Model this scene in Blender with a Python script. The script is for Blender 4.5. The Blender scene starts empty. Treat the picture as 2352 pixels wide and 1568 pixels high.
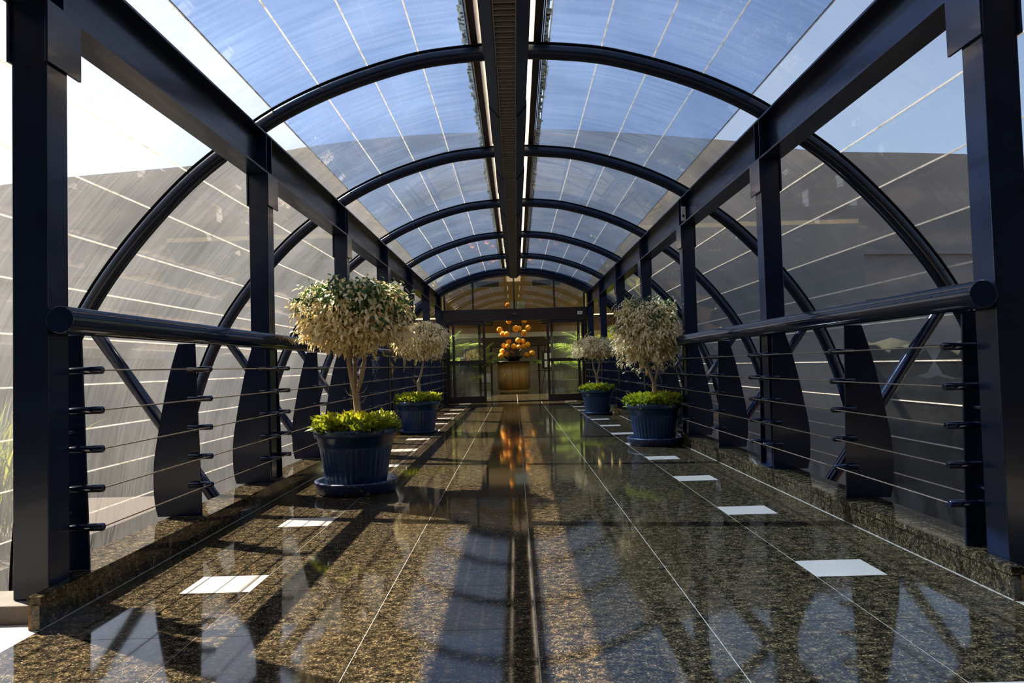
import bpy, math, random
import numpy as np
from mathutils import Vector, Matrix, Euler
random.seed(7)
S = bpy.context.scene
COL = S.collection
PI = math.pi

# ---------------- camera ----------------
XC = -0.03                      # camera stands slightly left of the axis
H = 0.923
F_PX, YAW, PITCH, ROLL = 1617.23, -0.00295, 0.03521, 0.02778
cam = bpy.data.cameras.new('camera'); camo = bpy.data.objects.new('camera', cam); COL.objects.link(camo)
cam.sensor_fit = 'HORIZONTAL'; cam.sensor_width = 36.0; cam.lens = F_PX / 2352 * 36.0
cam.clip_start = 0.02; cam.clip_end = 500
def _basis():
    cy, sy, cp, sp, cr, sr = math.cos(YAW), math.sin(YAW), math.cos(PITCH), math.sin(PITCH), math.cos(ROLL), math.sin(ROLL)
    X = Vector((cy, -sy, 0)); Yh = Vector((sy, cy, 0)); Z = Vector((0, 0, 1))
    Fw = cp * Yh + sp * Z; Up = -sp * Yh + cp * Z
    return cr * X - sr * Up, sr * X + cr * Up, Fw
R_, U_, F_ = _basis()
camo.matrix_world = Matrix(((R_.x, U_.x, -F_.x, XC), (R_.y, U_.y, -F_.y, 0.0), (R_.z, U_.z, -F_.z, H), (0, 0, 0, 1)))
S.camera = camo

# ---------------- light ----------------
S.view_settings.view_transform = 'Standard'; S.view_settings.look = 'None'
S.view_settings.gamma = 1.0; S.view_settings.use_curve_mapping = False
S.view_settings.exposure = 0.12
SUN_DIR = Vector((-0.70, 0.41, 1.0)).normalized()      # towards the sun
sun = bpy.data.lights.new('sun', 'SUN'); sun.energy = 33.0; sun.angle = math.radians(0.55); sun.color = (1.0, 0.89, 0.73)
suno = bpy.data.objects.new('sun', sun); COL.objects.link(suno)
suno.rotation_euler = SUN_DIR.to_track_quat('Z', 'Y').to_euler(); suno.location = (-8, 10, 14)
W = bpy.data.worlds.new('sky'); S.world = W; W.use_nodes = True
nt = W.node_tree; nt.nodes.clear()
sky = nt.nodes.new('ShaderNodeTexSky'); sky.sky_type = 'NISHITA'; sky.sun_disc = False
sky.sun_elevation = math.asin(SUN_DIR.z); sky.sun_rotation = math.atan2(SUN_DIR.x, SUN_DIR.y)
sky.air_density = 1.0; sky.dust_density = 1.8; sky.ozone_density = 1.0
bg = nt.nodes.new('ShaderNodeBackground'); bg.inputs[1].default_value = 0.27
wo = nt.nodes.new('ShaderNodeOutputWorld')
nt.links.new(sky.outputs[0], bg.inputs[0]); nt.links.new(bg.outputs[0], wo.inputs[0])

# added lobby fill lamps (ceiling panels, built with the lobby)
ADDED_LAMP_W = 260.0

S.cycles.max_bounces = 10; S.cycles.transparent_max_bounces = 24; S.cycles.diffuse_bounces = 4
S.cycles.glossy_bounces = 4; S.cycles.use_denoising = True
S.cycles.caustics_reflective = False; S.cycles.caustics_refractive = False
S.cycles.sample_clamp_indirect = 6.0

# ---------------- materials ----------------
class N:
    def __init__(s, name):
        s.m = bpy.data.materials.new(name); s.m.use_nodes = True; s.t = s.m.node_tree; s.t.nodes.clear()
        s.out = s.t.nodes.new('ShaderNodeOutputMaterial')
    def n(s, typ, **kw):
        nd = s.t.nodes.new('ShaderNode' + typ)
        for k, v in kw.items():
            if k.startswith('i_'):
                key = k[2:].replace('_', ' ')
                nd.inputs[int(key) if key.isdigit() else key].default_value = v
            else: setattr(nd, k, v)
        return nd
    def l(s, a, b): s.t.links.new(a, b)
    def coord(s, scale=(1, 1, 1), rot=(0, 0, 0)):
        tc = s.n('TexCoord'); mp = s.n('Mapping'); mp.inputs['Scale'].default_value = scale; mp.inputs['Rotation'].default_value = rot
        s.l(tc.outputs['Object'], mp.inputs[0]); return mp.outputs[0]
    def noise(s, vec, scale, detail=3, rough=0.55):
        nd = s.n('TexNoise'); nd.inputs['Scale'].default_value = scale; nd.inputs['Detail'].default_value = detail; nd.inputs['Roughness'].default_value = rough
        s.l(vec, nd.inputs['Vector']); return nd.outputs['Fac']
    def ramp(s, fac, stops, interp='LINEAR'):
        r = s.n('ValToRGB'); cr = r.color_ramp; cr.interpolation = interp
        while len(cr.elements) < len(stops): cr.elements.new(0.5)
        for e, (p, c) in zip(cr.elements, stops): e.position = p; e.color = (*c, 1) if len(c) == 3 else c
        s.l(fac, r.inputs[0]); return r.outputs[0]
    def bsdf(s, color=(0.5,)*3, rough=0.5, metal=0.0, spec=0.5, coat=0.0):
        b = s.n('BsdfPrincipled')
        b.inputs['Base Color'].default_value = (*color, 1); b.inputs['Roughness'].default_value = rough
        b.inputs['Metallic'].default_value = metal; b.inputs['Specular IOR Level'].default_value = spec
        b.inputs['Coat Weight'].default_value = coat; b.inputs['Coat Roughness'].default_value = 0.05
        s.l(b.outputs[0], s.out.inputs[0]); return b
    def bump(s, fac, b, strength=0.2, dist=0.01):
        bp = s.n('Bump'); bp.inputs['Strength'].default_value = strength; bp.inputs['Distance'].default_value = dist
        s.l(fac, bp.inputs['Height']); s.l(bp.outputs[0], b.inputs['Normal'])

def mat(name, c1, c2=None, rough=0.5, metal=0.0, scale=8.0, spec=0.5, coat=0.0, bump=0.0, stretch=(1, 1, 1), lo=0.35, hi=0.65, detail=4):
    q = N(name); b = q.bsdf(c1, rough, metal, spec, coat)
    v = q.coord(stretch); f = q.noise(v, scale, detail)
    c2 = c2 or tuple(x * 0.8 for x in c1)
    q.l(q.ramp(f, [(lo, c1), (hi, c2)]), b.inputs['Base Color'])
    if bump: q.bump(f, b, bump)
    return q.m

M = {}
M['steel'] = mat('navy_painted_steel', (0.0048, 0.0125, 0.036), (0.0035, 0.008, 0.023), 0.24, 0.0, 6, 0.3, 0.12, 0.03, detail=6)
M['tube'] = mat('navy_gloss_tube', (0.0035, 0.011, 0.036), (0.0025, 0.008, 0.026), 0.11, 0.0, 5, 0.4, 0.35, 0.02)
def granite(name, sc=1.7):
    q = N(name); b = q.bsdf((0.02, 0.02, 0.015), 0.045, 0, 0.33)
    v = q.coord((1, 1.0, 1))
    f1 = q.noise(v, 70 * sc, 3, 0.7); f2 = q.noise(v, 26 * sc, 4, 0.7); f3 = q.noise(v, 3.0, 2)
    vo = q.n('TexVoronoi'); vo.inputs['Scale'].default_value = 95 * sc; q.l(v, vo.inputs['Vector'])
    base = q.ramp(f2, [(0.36, (0.007, 0.007, 0.006)), (0.50, (0.022, 0.019, 0.013)), (0.62, (0.075, 0.058, 0.033)), (0.74, (0.18, 0.145, 0.095))])
    spk = q.ramp(f1, [(0.57, (0, 0, 0)), (0.66, (1, 1, 1))])
    mx = q.n('MixRGB'); mx.inputs[2].default_value = (0.26, 0.215, 0.15, 1); q.l(spk, mx.inputs[0]); q.l(base, mx.inputs[1])
    dk = q.ramp(vo.outputs['Distance'], [(0.0, (0.35,) * 3), (0.5, (1, 1, 1))])
    m2 = q.n('MixRGB'); m2.blend_type = 'MULTIPLY'; m2.inputs[0].default_value = 1.0; q.l(mx.outputs[0], m2.inputs[1]); q.l(dk, m2.inputs[2])
    f4 = q.noise(q.coord((1, 1.6, 1)), 17, 4, 0.7); pt_ = q.ramp(f4, [(0.38, (0.30, 0.30, 0.30)), (0.62, (1.7, 1.55, 1.3))])
    m4 = q.n('MixRGB'); m4.blend_type = 'MULTIPLY'; m4.inputs[0].default_value = 1.0; q.l(m2.outputs[0], m4.inputs[1]); q.l(pt_, m4.inputs[2])
    q.l(m4.outputs[0], b.inputs['Base Color'])
    r = q.n('MapRange'); r.inputs[3].default_value = 0.03; r.inputs[4].default_value = 0.08; q.l(f3, r.inputs[0]); q.l(r.outputs[0], b.inputs['Roughness'])
    return q.m
M['granite'] = granite('speckled_dark_granite')
M['marble'] = mat('white_speckled_tile', (0.44, 0.41, 0.37), (0.31, 0.29, 0.26), 0.18, 0, 160, 0.5, lo=0.45, hi=0.75)
M['grout'] = mat('pale_grout', (0.42, 0.39, 0.34), (0.24, 0.21, 0.17), 0.8, 0, 30)
M['concrete'] = mat('weathered_concrete', (0.15, 0.135, 0.115), (0.11, 0.10, 0.085), 0.9, 0, 9, bump=0.2)
M['rust'] = mat('crumbling_mortar', (0.25, 0.17, 0.09), (0.12, 0.07, 0.04), 0.95, 0, 40, bump=0.5)
M['pot'] = mat('blue_glazed_plastic', (0.006, 0.028, 0.082), (0.004, 0.018, 0.056), 0.36, 0, 5, 0.5, detail=5)
M['saucer'] = None
q = N('chipped_navy_saucer'); b = q.bsdf((0.02, 0.03, 0.09), 0.35)
v = q.coord(); f = q.noise(v, 24, 4, 0.7)
q.l(q.ramp(f, [(0.0, (0.010, 0.018, 0.050)), (0.60, (0.014, 0.024, 0.065)), (0.63, (0.24, 0.17, 0.13)), (0.72, (0.36, 0.28, 0.22))]), b.inputs['Base Color']); M['saucer'] = q.m
M['soil'] = mat('potting_soil', (0.05, 0.03, 0.018), (0.02, 0.013, 0.008), 0.95, 0, 40, bump=0.6)
M['bark'] = mat('pale_ficus_bark', (0.42, 0.31, 0.20), (0.25, 0.17, 0.10), 0.85, 0, 14, bump=0.4, stretch=(1, 1, .25))
def leafmat(name, cols, trans=0.35, rough=0.45):
    # each leaf carries its own value in UV.x; UV.y runs from midrib to rim
    q = N(name)
    uv = q.n('UVMap'); sp = q.n('SeparateXYZ'); q.l(uv.outputs[0], sp.inputs[0])
    c = q.ramp(sp.outputs[0], cols)
    d = q.n('BsdfPrincipled'); d.inputs['Roughness'].default_value = rough; d.inputs['Specular IOR Level'].default_value = 0.35
    t = q.n('BsdfTranslucent'); q.l(c, d.inputs['Base Color']); q.l(c, t.inputs[0])
    mx = q.n('MixShader'); mx.inputs[0].default_value = trans; q.l(d.outputs[0], mx.inputs[1]); q.l(t.outputs[0], mx.inputs[2]); q.l(mx.outputs[0], q.out.inputs[0])
    return q.m
M['cream_leaf'] = leafmat('variegated_cream_leaf', [(0.0, (0.93, 0.79, 0.47)), (0.60, (0.80, 0.64, 0.34)), (0.78, (0.42, 0.37, 0.15)), (0.86, (0.09, 0.16, 0.03)), (1.0, (0.03, 0.085, 0.02))], 0.28)
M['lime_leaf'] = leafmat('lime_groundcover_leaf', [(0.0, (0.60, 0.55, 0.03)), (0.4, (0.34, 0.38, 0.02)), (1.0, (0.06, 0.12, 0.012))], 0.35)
M['palm_leaf'] = leafmat('palm_leaflet', [(0.0, (0.55, 0.58, 0.14)), (0.45, (0.22, 0.36, 0.06)), (1.0, (0.03, 0.09, 0.02))], 0.4)
M['grass'] = leafmat('tall_grass_blade', [(0.0, (0.30, 0.30, 0.02)), (1.0, (0.06, 0.12, 0.01))], 0.4)
M['cable'] = mat('steel_wire_rope', (0.42, 0.34, 0.25), (0.24, 0.19, 0.14), 0.35, 0.8, 60)
M['bronze'] = mat('dark_bronze_frame', (0.028, 0.016, 0.013), (0.018, 0.011, 0.010), 0.35, 0.2, 12)

M['purlin'] = mat('dark_plum_purlin', (0.022, 0.015, 0.018), (0.014, 0.010, 0.013), 0.6, 0.0, 10)

M['trough'] = mat('dark_trough_steel', (0.008, 0.007, 0.007), (0.006, 0.005, 0.005), 0.6, 0.0, 10, 0.15)
M['grille'] = mat('taupe_louvre', (0.19, 0.185, 0.185), (0.15, 0.145, 0.145), 0.6, 0.0, 20)
q = N('white_sealant'); v = q.coord(); c_ = q.ramp(q.noise(v, 12, 4), [(0.5, (0.74, 0.72, 0.68)), (0.8, (0.45, 0.40, 0.32))])
d_ = q.n('BsdfDiffuse'); t_ = q.n('BsdfTranslucent'); q.l(c_, d_.inputs[0]); q.l(c_, t_.inputs[0]); m_ = q.n('MixShader'); m_.inputs[0].default_value = 0.65

def translucent(name, c1, c2, share, scale=6):
    q = N(name); v = q.coord(); c_ = q.ramp(q.noise(v, scale, 4), [(0.4, c1), (0.7, c2)])
    d_ = q.n('BsdfDiffuse'); t_ = q.n('BsdfTranslucent'); q.l(c_, d_.inputs[0]); q.l(c_, t_.inputs[0]); m_ = q.n('MixShader'); m_.inputs[0].default_value = share
    q.l(d_.outputs[0], m_.inputs[1]); q.l(t_.outputs[0], m_.inputs[2]); q.l(m_.outputs[0], q.out.inputs[0]); return q.m
M['mottled'] = translucent('mildewed_sealant', (0.72, 0.70, 0.62), (0.05, 0.045, 0.03), 0.7, 34)
M['ridge'] = translucent('cream_ridge_panel', (0.78, 0.73, 0.66), (0.70, 0.64, 0.56), 0.7)
q.l(d_.outputs[0], m_.inputs[1]); q.l(t_.outputs[0], m_.inputs[2]); q.l(m_.outputs[0], q.out.inputs[0]); M['seal'] = q.m
M['black'] = mat('black_lacquer', (0.012, 0.011, 0.010), (0.02, 0.018, 0.016), 0.3, 0, 10)
M['maple'] = mat('golden_maple_veneer', (0.42, 0.25, 0.085), (0.34, 0.19, 0.06), 0.35, 0, 5, stretch=(1, 1, 0.12), detail=6)
M['woodwall'] = mat('orange_wood_panelling', (0.40, 0.20, 0.07), (0.30, 0.14, 0.05), 0.5, 0, 4, stretch=(1, 1, .15))
M['beige'] = mat('beige_plaster', (0.48, 0.38, 0.22), (0.42, 0.33, 0.19), 0.85, 0, 3)
M['greywall'] = mat('taupe_plaster', (0.30, 0.24, 0.18), (0.26, 0.21, 0.16), 0.85, 0, 3)
M['white'] = mat('white_paint', (0.75, 0.73, 0.68), (0.68, 0.66, 0.61), 0.6, 0, 8)
M['offwhite'] = mat('cream_leather', (0.72, 0.66, 0.52), (0.62, 0.56, 0.44), 0.45, 0, 8)
M['orange'] = mat('orange_blossom', (0.90, 0.40, 0.012), (0.72, 0.22, 0.006), 0.8, 0, 60, bump=0.6)
M['stem'] = mat('dark_stem', (0.05, 0.035, 0.02), (0.03, 0.02, 0.012), 0.6, 0, 20)
M['bluesign'] = mat('frosted_blue_panel', (0.42, 0.60, 0.68), (0.36, 0.52, 0.60), 0.3, 0, 3)
M['suit'] = mat('dark_navy_cloth', (0.012, 0.015, 0.03), (0.02, 0.022, 0.04), 0.85, 0, 30)
M['skin'] = mat('skin', (0.30, 0.16, 0.10), (0.26, 0.13, 0.08), 0.5, 0, 10)
M['hair'] = mat('black_hair', (0.012, 0.010, 0.009), (0.02, 0.016, 0.013), 0.5, 0, 60, stretch=(1, 1, .2))
M['paving'] = mat('terracotta_paving', (0.065, 0.038, 0.026), (0.048, 0.033, 0.025), 0.95, 0, 0.6, 0.05)
M['stonewall'] = mat('grey_green_boulders', (0.045, 0.048, 0.036), (0.025, 0.027, 0.02), 0.98, 0, 1.6, 0.05, bump=0.6, lo=.4, hi=.6)
def facade_mat():
    q = N('weathered_facade'); b = q.bsdf((0.3, 0.25, 0.2), 0.9)
    v = q.coord(); sp = q.n('SeparateXYZ'); q.l(v, sp.inputs[0])
    wv = q.n('Math', operation='SINE'); ml = q.n('Math', operation='MULTIPLY'); ml.inputs[1].default_value = 1.9
    q.l(sp.outputs[2], ml.inputs[0]); q.l(ml.outputs[0], wv.inputs[0])
    f = q.noise(v, 0.25, 4)
    ad = q.n('Math', operation='MULTIPLY_ADD'); ad.inputs[1].default_value = 0.16; q.l(wv.outputs[0], ad.inputs[0]); q.l(f, ad.inputs[2])
    q.l(q.ramp(ad.outputs[0], [(0.3, (0.19, 0.175, 0.155)), (0.62, (0.235, 0.215, 0.19)), (0.76, (0.33, 0.27, 0.21))]), b.inputs['Base Color'])
    return q.m
M['facade'] = facade_mat()
M['roofs'] = mat('grey_roofing', (0.032, 0.031, 0.033), (0.024, 0.024, 0.026), 0.95, 0, 2, 0.05)
M['shedglass'] = mat('cream_rooflight', (0.016, 0.014, 0.011), (0.012, 0.010, 0.008), 0.95, 0, 4, 0.05)

def glass(name, tint, dirt_lo, dirt_hi, dirt_col, spec=1.5, streak=(0.6, 14, 0.6), blotch=0.5, trans_share=0.75):
    q = N(name); v = q.coord(streak); v2 = q.coord((1, 1, 1))
    f = q.noise(v, 2.2, 5, 0.65); g = q.noise(v2, 0.9, 3); h = q.noise(v2, 40, 2)
    m1 = q.n('Math', operation='MULTIPLY'); q.l(f, m1.inputs[0]); q.l(g, m1.inputs[1])
    r = q.n('MapRange'); r.inputs[1].default_value = 0.14; r.inputs[2].default_value = 0.42; r.inputs[3].default_value = dirt_lo; r.inputs[4].default_value = dirt_hi; q.l(m1.outputs[0], r.inputs[0])
    tr = q.n('BsdfTransparent'); tr.inputs[0].default_value = (*tint, 1)
    tl = q.n('BsdfTranslucent'); tl.inputs[0].default_value = (*dirt_col, 1)
    df = q.n('BsdfDiffuse'); df.inputs[0].default_value = (*dirt_col, 1)
    md = q.n('MixShader'); md.inputs[0].default_value = trans_share; q.l(df.outputs[0], md.inputs[1]); q.l(tl.outputs[0], md.inputs[2])
    m2 = q.n('MixShader'); q.l(r.outputs[0], m2.inputs[0]); q.l(tr.outputs[0], m2.inputs[1]); q.l(md.outputs[0], m2.inputs[2])
    gl = q.n('BsdfGlossy'); gl.inputs['Roughness'].default_value = 0.015; gl.inputs[0].default_value = (1, 1, 1, 1)
    fr = q.n('Fresnel'); ge = q.n('NewGeometry'); ir = q.n('MapRange'); ir.inputs[3].default_value = spec; ir.inputs[4].default_value = 1 / spec
    q.l(ge.outputs['Backfacing'], ir.inputs[0]); q.l(ir.outputs[0], fr.inputs[0])
    m3 = q.n('MixShader'); q.l(fr.outputs[0], m3.inputs[0]); q.l(m2.outputs[0], m3.inputs[1]); q.l(gl.outputs[0], m3.inputs[2])
    q.l(m3.outputs[0], q.out.inputs[0]); return q.m
M['sideglass'] = glass('dusty_clear_sheet', (0.785, 0.785, 0.79), 0.026, 0.066, (0.76, 0.77, 0.78), streak=(0.8, 26, 0.8))
M['roofglass'] = glass('blue_tinted_sheet', (0.39, 0.465, 0.57), 0.055, 0.12, (0.60, 0.72, 0.97))
M['doorglass'] = glass('door_glass', (0.90, 0.91, 0.86), 0.0, 0.02, (0.8, 0.8, 0.75), 1.45)
M['lunette'] = glass('bronze_tinted_glass', (0.60, 0.54, 0.40), 0.0, 0.02, (0.6, 0.5, 0.35), 1.9)

# ---------------- mesh helpers ----------------
class MB:
    def __init__(s): s.v = []; s.f = []; s.mi = []; s.sm = []
    def add(s, vs, fs, mi=0, smooth=False):
        o = len(s.v); s.v += [tuple(v) for v in vs]
        for f in fs: s.f.append(tuple(i + o for i in f)); s.mi.append(mi); s.sm.append(smooth)
        return s
    def box(s, x0, x1, y0, y1, z0, z1, mi=0):
        vs = [(x, y, z) for x in (x0, x1) for y in (y0, y1) for z in (z0, z1)]
        return s.add(vs, [(0, 1, 3, 2), (4, 6, 7, 5), (0, 4, 5, 1), (2, 3, 7, 6), (0, 2, 6, 4), (1, 5, 7, 3)], mi)
    def tube(s, pts, r, n=16, mi=0, cap=True, smooth=True):
        pts = [Vector(p) for p in pts]; k = len(pts); rs = r if isinstance(r, (list, tuple)) else [r] * k
        rings = []; up = None
        for i, p in enumerate(pts):
            t = (pts[min(i + 1, k - 1)] - pts[max(i - 1, 0)]).normalized()
            if up is None:
                up = Vector((0, 0, 1)) if abs(t.z) < .9 else Vector((0, 1, 0))
            a = (up - t * up.dot(t)).normalized(); up = a; b = t.cross(a)
            rings.append([p + (a * math.cos(2 * PI * j / n) + b * math.sin(2 * PI * j / n)) * rs[i] for j in range(n)])
        vs = [v for rg in rings for v in rg]
        fs = [(i * n + j, i * n + (j + 1) % n, (i + 1) * n + (j + 1) % n, (i + 1) * n + j) for i in range(k - 1) for j in range(n)]
        s.add(vs, fs, mi, smooth)
        if cap:
            s.add(rings[0], [tuple(range(n))[::-1]], mi); s.add(rings[-1], [tuple(range(n))], mi)
        return s
    def lathe(s, prof, n=48, c=(0, 0, 0), mi=0, flute=None):
        vs = []; 
        for (r, z) in prof:
            for j in range(n):
                a = 2 * PI * j / n; rr = r
                if flute and flute[0] < z < flute[1]: rr = r * (1 - flute[2] * (0.5 + 0.5 * math.cos(a * flute[3])))
                vs.append((c[0] + rr * math.cos(a), c[1] + rr * math.sin(a), c[2] + z))
        k = len(prof)
        fs = [(i * n + j, i * n + (j + 1) % n, (i + 1) * n + (j + 1) % n, (i + 1) * n + j) for i in range(k - 1) for j in range(n)]
        return s.add(vs, fs, mi, True)
    def prism(s, poly, axis, a, b, mi=0):
        """poly: 2-D outline in the plane across axis ('X': (y,z); 'Y': (x,z); 'Z': (x,y))"""
        def P(u, w, t): return {'X': (t, u, w), 'Y': (u, t, w), 'Z': (u, w, t)}[axis]
        n = len(poly); vs = [P(u, w, a) for u, w in poly] + [P(u, w, b) for u, w in poly]
        fs = [tuple(range(n))[::-1], tuple(range(n, 2 * n))] + [(i, (i + 1) % n, n + (i + 1) % n, n + i) for i in range(n)]
        return s.add(vs, fs, mi)
    def build(s, name, mats, parent=None, bevel=0, loc=None):
        me = bpy.data.meshes.new(name); me.from_pydata(s.v, [], s.f)
        mats = mats if isinstance(mats, (list, tuple)) else [mats]
        for m in mats: me.materials.append(M[m] if isinstance(m, str) else m)
        me.polygons.foreach_set('material_index', s.mi); me.polygons.foreach_set('use_smooth', s.sm); me.update()
        import bmesh
        bm = bmesh.new(); bm.from_mesh(me); bmesh.ops.recalc_face_normals(bm, faces=bm.faces); bm.to_mesh(me); bm.free()
        o = bpy.data.objects.new(name, me); COL.objects.link(o)
        if bevel:
            md = o.modifiers.new('bevel', 'BEVEL'); md.width = bevel; md.segments = 2; md.limit_method = 'ANGLE'; md.angle_limit = math.radians(40)
        if parent is not None: o.parent = parent
        if loc: o.location = loc
        return o
def leaves(name, m, L, parent=None, rib=0.0, curl=1.0):
    """L: list of (pos, dir, normal, length, width, shade, droop) -> folded, drooping leaves; rib shifts the shade along the midrib"""
    vs = []; fs = []; uv = []
    ST = ((.12, .30), (.36, .50), (.62, .42), (.84, .20))
    for (p, d, nrm, ln, w, sh, dr) in L:
        d = Vector(d).normalized(); nrm = Vector(nrm); side = d.cross(nrm)
        side = side.normalized() if side.length > 1e-4 else Vector((1, 0, 0)); nn = side.cross(d)
        o = len(vs); p = Vector(p); dn = Vector((0, 0, -1)); mr = min(1.0, sh + rib)
        def at(f): return p + d * (ln * f) + dn * (dr * ln * .42 * f * f * curl)
        vs.append(p); val = [mr]
        for f, k in ST:
            c = at(f); vs += [c + side * w * k + nn * w * .16, c, c - side * w * k + nn * w * .16]; val += [sh, mr, sh]
        vs.append(at(1.0)); val.append(sh); t = len(ST) * 3 + 1
        F = [(0, 2, 1), (0, 3, 2)]
        for q in range(len(ST) - 1):
            a = 1 + q * 3; F += [(a, a + 1, a + 4, a + 3), (a + 1, a + 2, a + 5, a + 4)]
        a = 1 + (len(ST) - 1) * 3; F += [(a, a + 1, t), (a + 1, a + 2, t)]
        for f in F:
            fs.append(tuple(i + o for i in f)); uv += [(val[i], 0.5) for i in f]
    me = bpy.data.meshes.new(name); me.from_pydata([tuple(v) for v in vs], [], fs); me.materials.append(M[m])
    ul = me.uv_layers.new(name='UVMap'); ul.data.foreach_set('uv', np.array(uv, dtype=np.float32).ravel()); me.update()
    me.polygons.foreach_set('use_smooth', [True] * len(fs))
    o = bpy.data.objects.new(name, me); COL.objects.link(o)
    if parent is not None: o.parent = parent
    return o
def thing(name, label, cat, loc=(0, 0, 0), rz=0, group=None):
    o = bpy.data.objects.new(name, None); COL.objects.link(o); o.location = loc; o.rotation_euler = (0, 0, rz)
    o.empty_display_size = 0.2
    return tag(o, label, cat, group)
def tag(o, label, cat, group=None, kind=None):
    o['label'] = label; o['category'] = cat
    if group: o['group'] = group
    if kind: o['kind'] = kind
    return o
def struct(o): o['kind'] = 'structure'; return o
ORD = ['first', 'second', 'third', 'fourth', 'fifth', 'sixth', 'seventh', 'eighth', 'ninth', 'tenth', 'eleventh', 'twelfth', 'thirteenth', 'fourteenth']

# ---------------- bridge dimensions (axis x = 0) ----------------
BAY = 2.5; Y1 = 2.75                    # front face of the first pair of posts
PY = [Y1 + BAY * i for i in range(7)]   # 2.75 ... 17.75
POSTX = 1.856; PW = 0.14; PD = 0.13
CURBX = 1.806; CURBO = 2.015; CURBZ = 0.1217
BEZ0, BEZ1 = 2.43, 2.737
YE = 17.86                              # end wall

# ---------------- floor ----------------
C0, TW, TY0, TT, TS = -1.179, 0.6, 3.012, 0.498, 0.243
def build_floor():
    tl = MB(); wh = MB(); g = 0.0022
    xs = [-CURBX + 0.001, C0 - TW * 0.0 - 0.0] 
    cols = [(-CURBX, C0)] + [(C0 + TW * i, C0 + TW * (i + 1)) for i in range(4)] + [(C0 + TW * 4, CURBX)]
    y = TY0 - 3 * (2 * TT + TS)
    while y < YE + 0.2:
        rows = [(y, y + TS, 's'), (y + TS, y + TS + TT, 't'), (y + TS + TT, y + TS + 2 * TT, 't')]
        for (a, b, k) in rows:
            for ci, (x0, x1) in enumerate(cols):
                gx = 0.0020; gy = 0.0014
                if k == 's' and ci in (0, 5):
                    if ci == 0: p, w = (x0, x1 - 0.3), (x1 - 0.3, x1)
                    else: p, w = (x0 + 0.3, x1), (x0, x0 + 0.3)
                    tl.box(p[0] + .0006, p[1] - .0006, a + gy, b - gy, -0.02, 0, 0)
                    tl.box(w[0] + .0006, w[1] - .0006, a + gy, b - gy, -0.02, 0.0, 1)
                else:
                    tl.box(x0 + gx, x1 - gx, a + gy, b - gy, -0.02, 0, 0)
        y += 2 * TT + TS
    o = struct(tl.build('floor', ['granite', 'marble']))
    g_ = MB().box(-CURBO, CURBO, -1.3, 18.3, -0.30, -0.0015)
    s = g_.build('grout_bed', 'grout', o)
build_floor()
for sx, nm in ((-1, 'baseboard_left'), (1, 'baseboard_right')):
    # granite curb: upright tiles, a projecting coping slab and the rough end
    y0 = 2.62 if sx < 0 else 2.66
    up = MB(); yy = y0
    while yy < 17.7:
        y2 = min(yy + 0.62, 17.75)
        a, b_ = sorted((sx * CURBX, sx * (CURBX + 0.03)))
        up.box(a, b_, yy + .001, y2 - .001, 0.0, CURBZ - 0.031); yy += 0.62
    o = struct(up.build(nm, 'granite'))
    cp = MB(); yy = y0
    a, b_ = sorted((sx * (CURBX - 0.006), sx * 1.852)); cp.box(a, b_, y0, 2.8985, CURBZ - 0.028, CURBZ); yy = 2.90
    while yy < 17.7:
        y2 = min(yy + 0.62, 17.75)
        a, b_ = sorted((sx * (CURBX - 0.006), sx * CURBO))
        cp.box(a, b_, yy + .0012, y2 - .0012, CURBZ - 0.028, CURBZ); yy += 0.62
    cp.build('coping_slab', 'granite', o)
    a, b_ = sorted((sx * (CURBX + 0.031), sx * CURBO)); 
    c_, d_ = sorted((sx * (CURBX + .031), sx * 1.850))
    MB().box(a, b_, 2.90, 17.75, 0.0, CURBZ - 0.029).box(c_, d_, y0 + .004, 2.8995, 0.0, CURBZ - 0.029).build('mortar_core', 'rust', o)
    # pale joint along the foot of the curb
    a, b_ = sorted((sx * (CURBX - 0.006), sx * (CURBX - 0.0005)))
    MB().box(a, b_, y0, 17.75, 0.0, 0.002).build('joint_line', 'grout', o)

# ---------------- steel frame ----------------
def make_post(i, sx):
    yf = PY[i]
    side = 'left' if sx < 0 else 'right'
    t = thing('steel_post', f'navy box-section steel post on the {side} curb, {ORD[i]} from the camera', 'post', (sx * (POSTX + PW / 2), yf + PD / 2, CURBZ))
    h = PW / 2; d = PD / 2
    zb = ((-0.051 if sx < 0 else -0.125) if i == 0 else 0)
    MB().box(-h, h, -d, d, (zb - 0.0), BEZ0 - CURBZ - .0005).build('shaft', 'steel', t, 0.004)
    for s2 in (-1, 1):
        x = s2 * (h + .0065)
        MB().box(x - .006, x + .006, -d - .012, d + .075, 2.06, BEZ0 - CURBZ - .001).build('gusset_plate', 'steel', t, 0.001)
    if i > 0: MB().box(-h - .03, h + .03, -d - .03, d + .03, 0.0005, 0.012).build('base_plate', 'steel', t)
    return t
for sx in (-1, 1):
    for i in range(7): make_post(i, sx)

def make_beam(sx):
    side = 'left' if sx < 0 else 'right'
    t = thing('steel_beam', f'long navy steel I-beam running over the {side} row of posts', 'beam', (sx * (POSTX + .0825), 0, BEZ0))
    hw = .0825; hh = BEZ1 - BEZ0; y0, y1 = 2.2, YE - .04
    m = MB().box(-hw, hw, y0, y1, 0, .014).box(-hw, hw, y0, y1, hh - .014, hh).box(-.006, .006, y0, y1, .014, hh - .014)
    m.build('i_section', 'steel', t)
    for i in range(7):
        for dy in (0.012, PD - 0.012):
            for s2 in (-1, 1):
                x0, x1 = sorted((s2 * .0062, s2 * .078))
                MB().box(x0, x1, PY[i] + dy - .004, PY[i] + dy + .004, .0145, hh - .0145).build('stiffener', 'steel', t)
    return t
for sx in (-1, 1): make_beam(sx)

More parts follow.
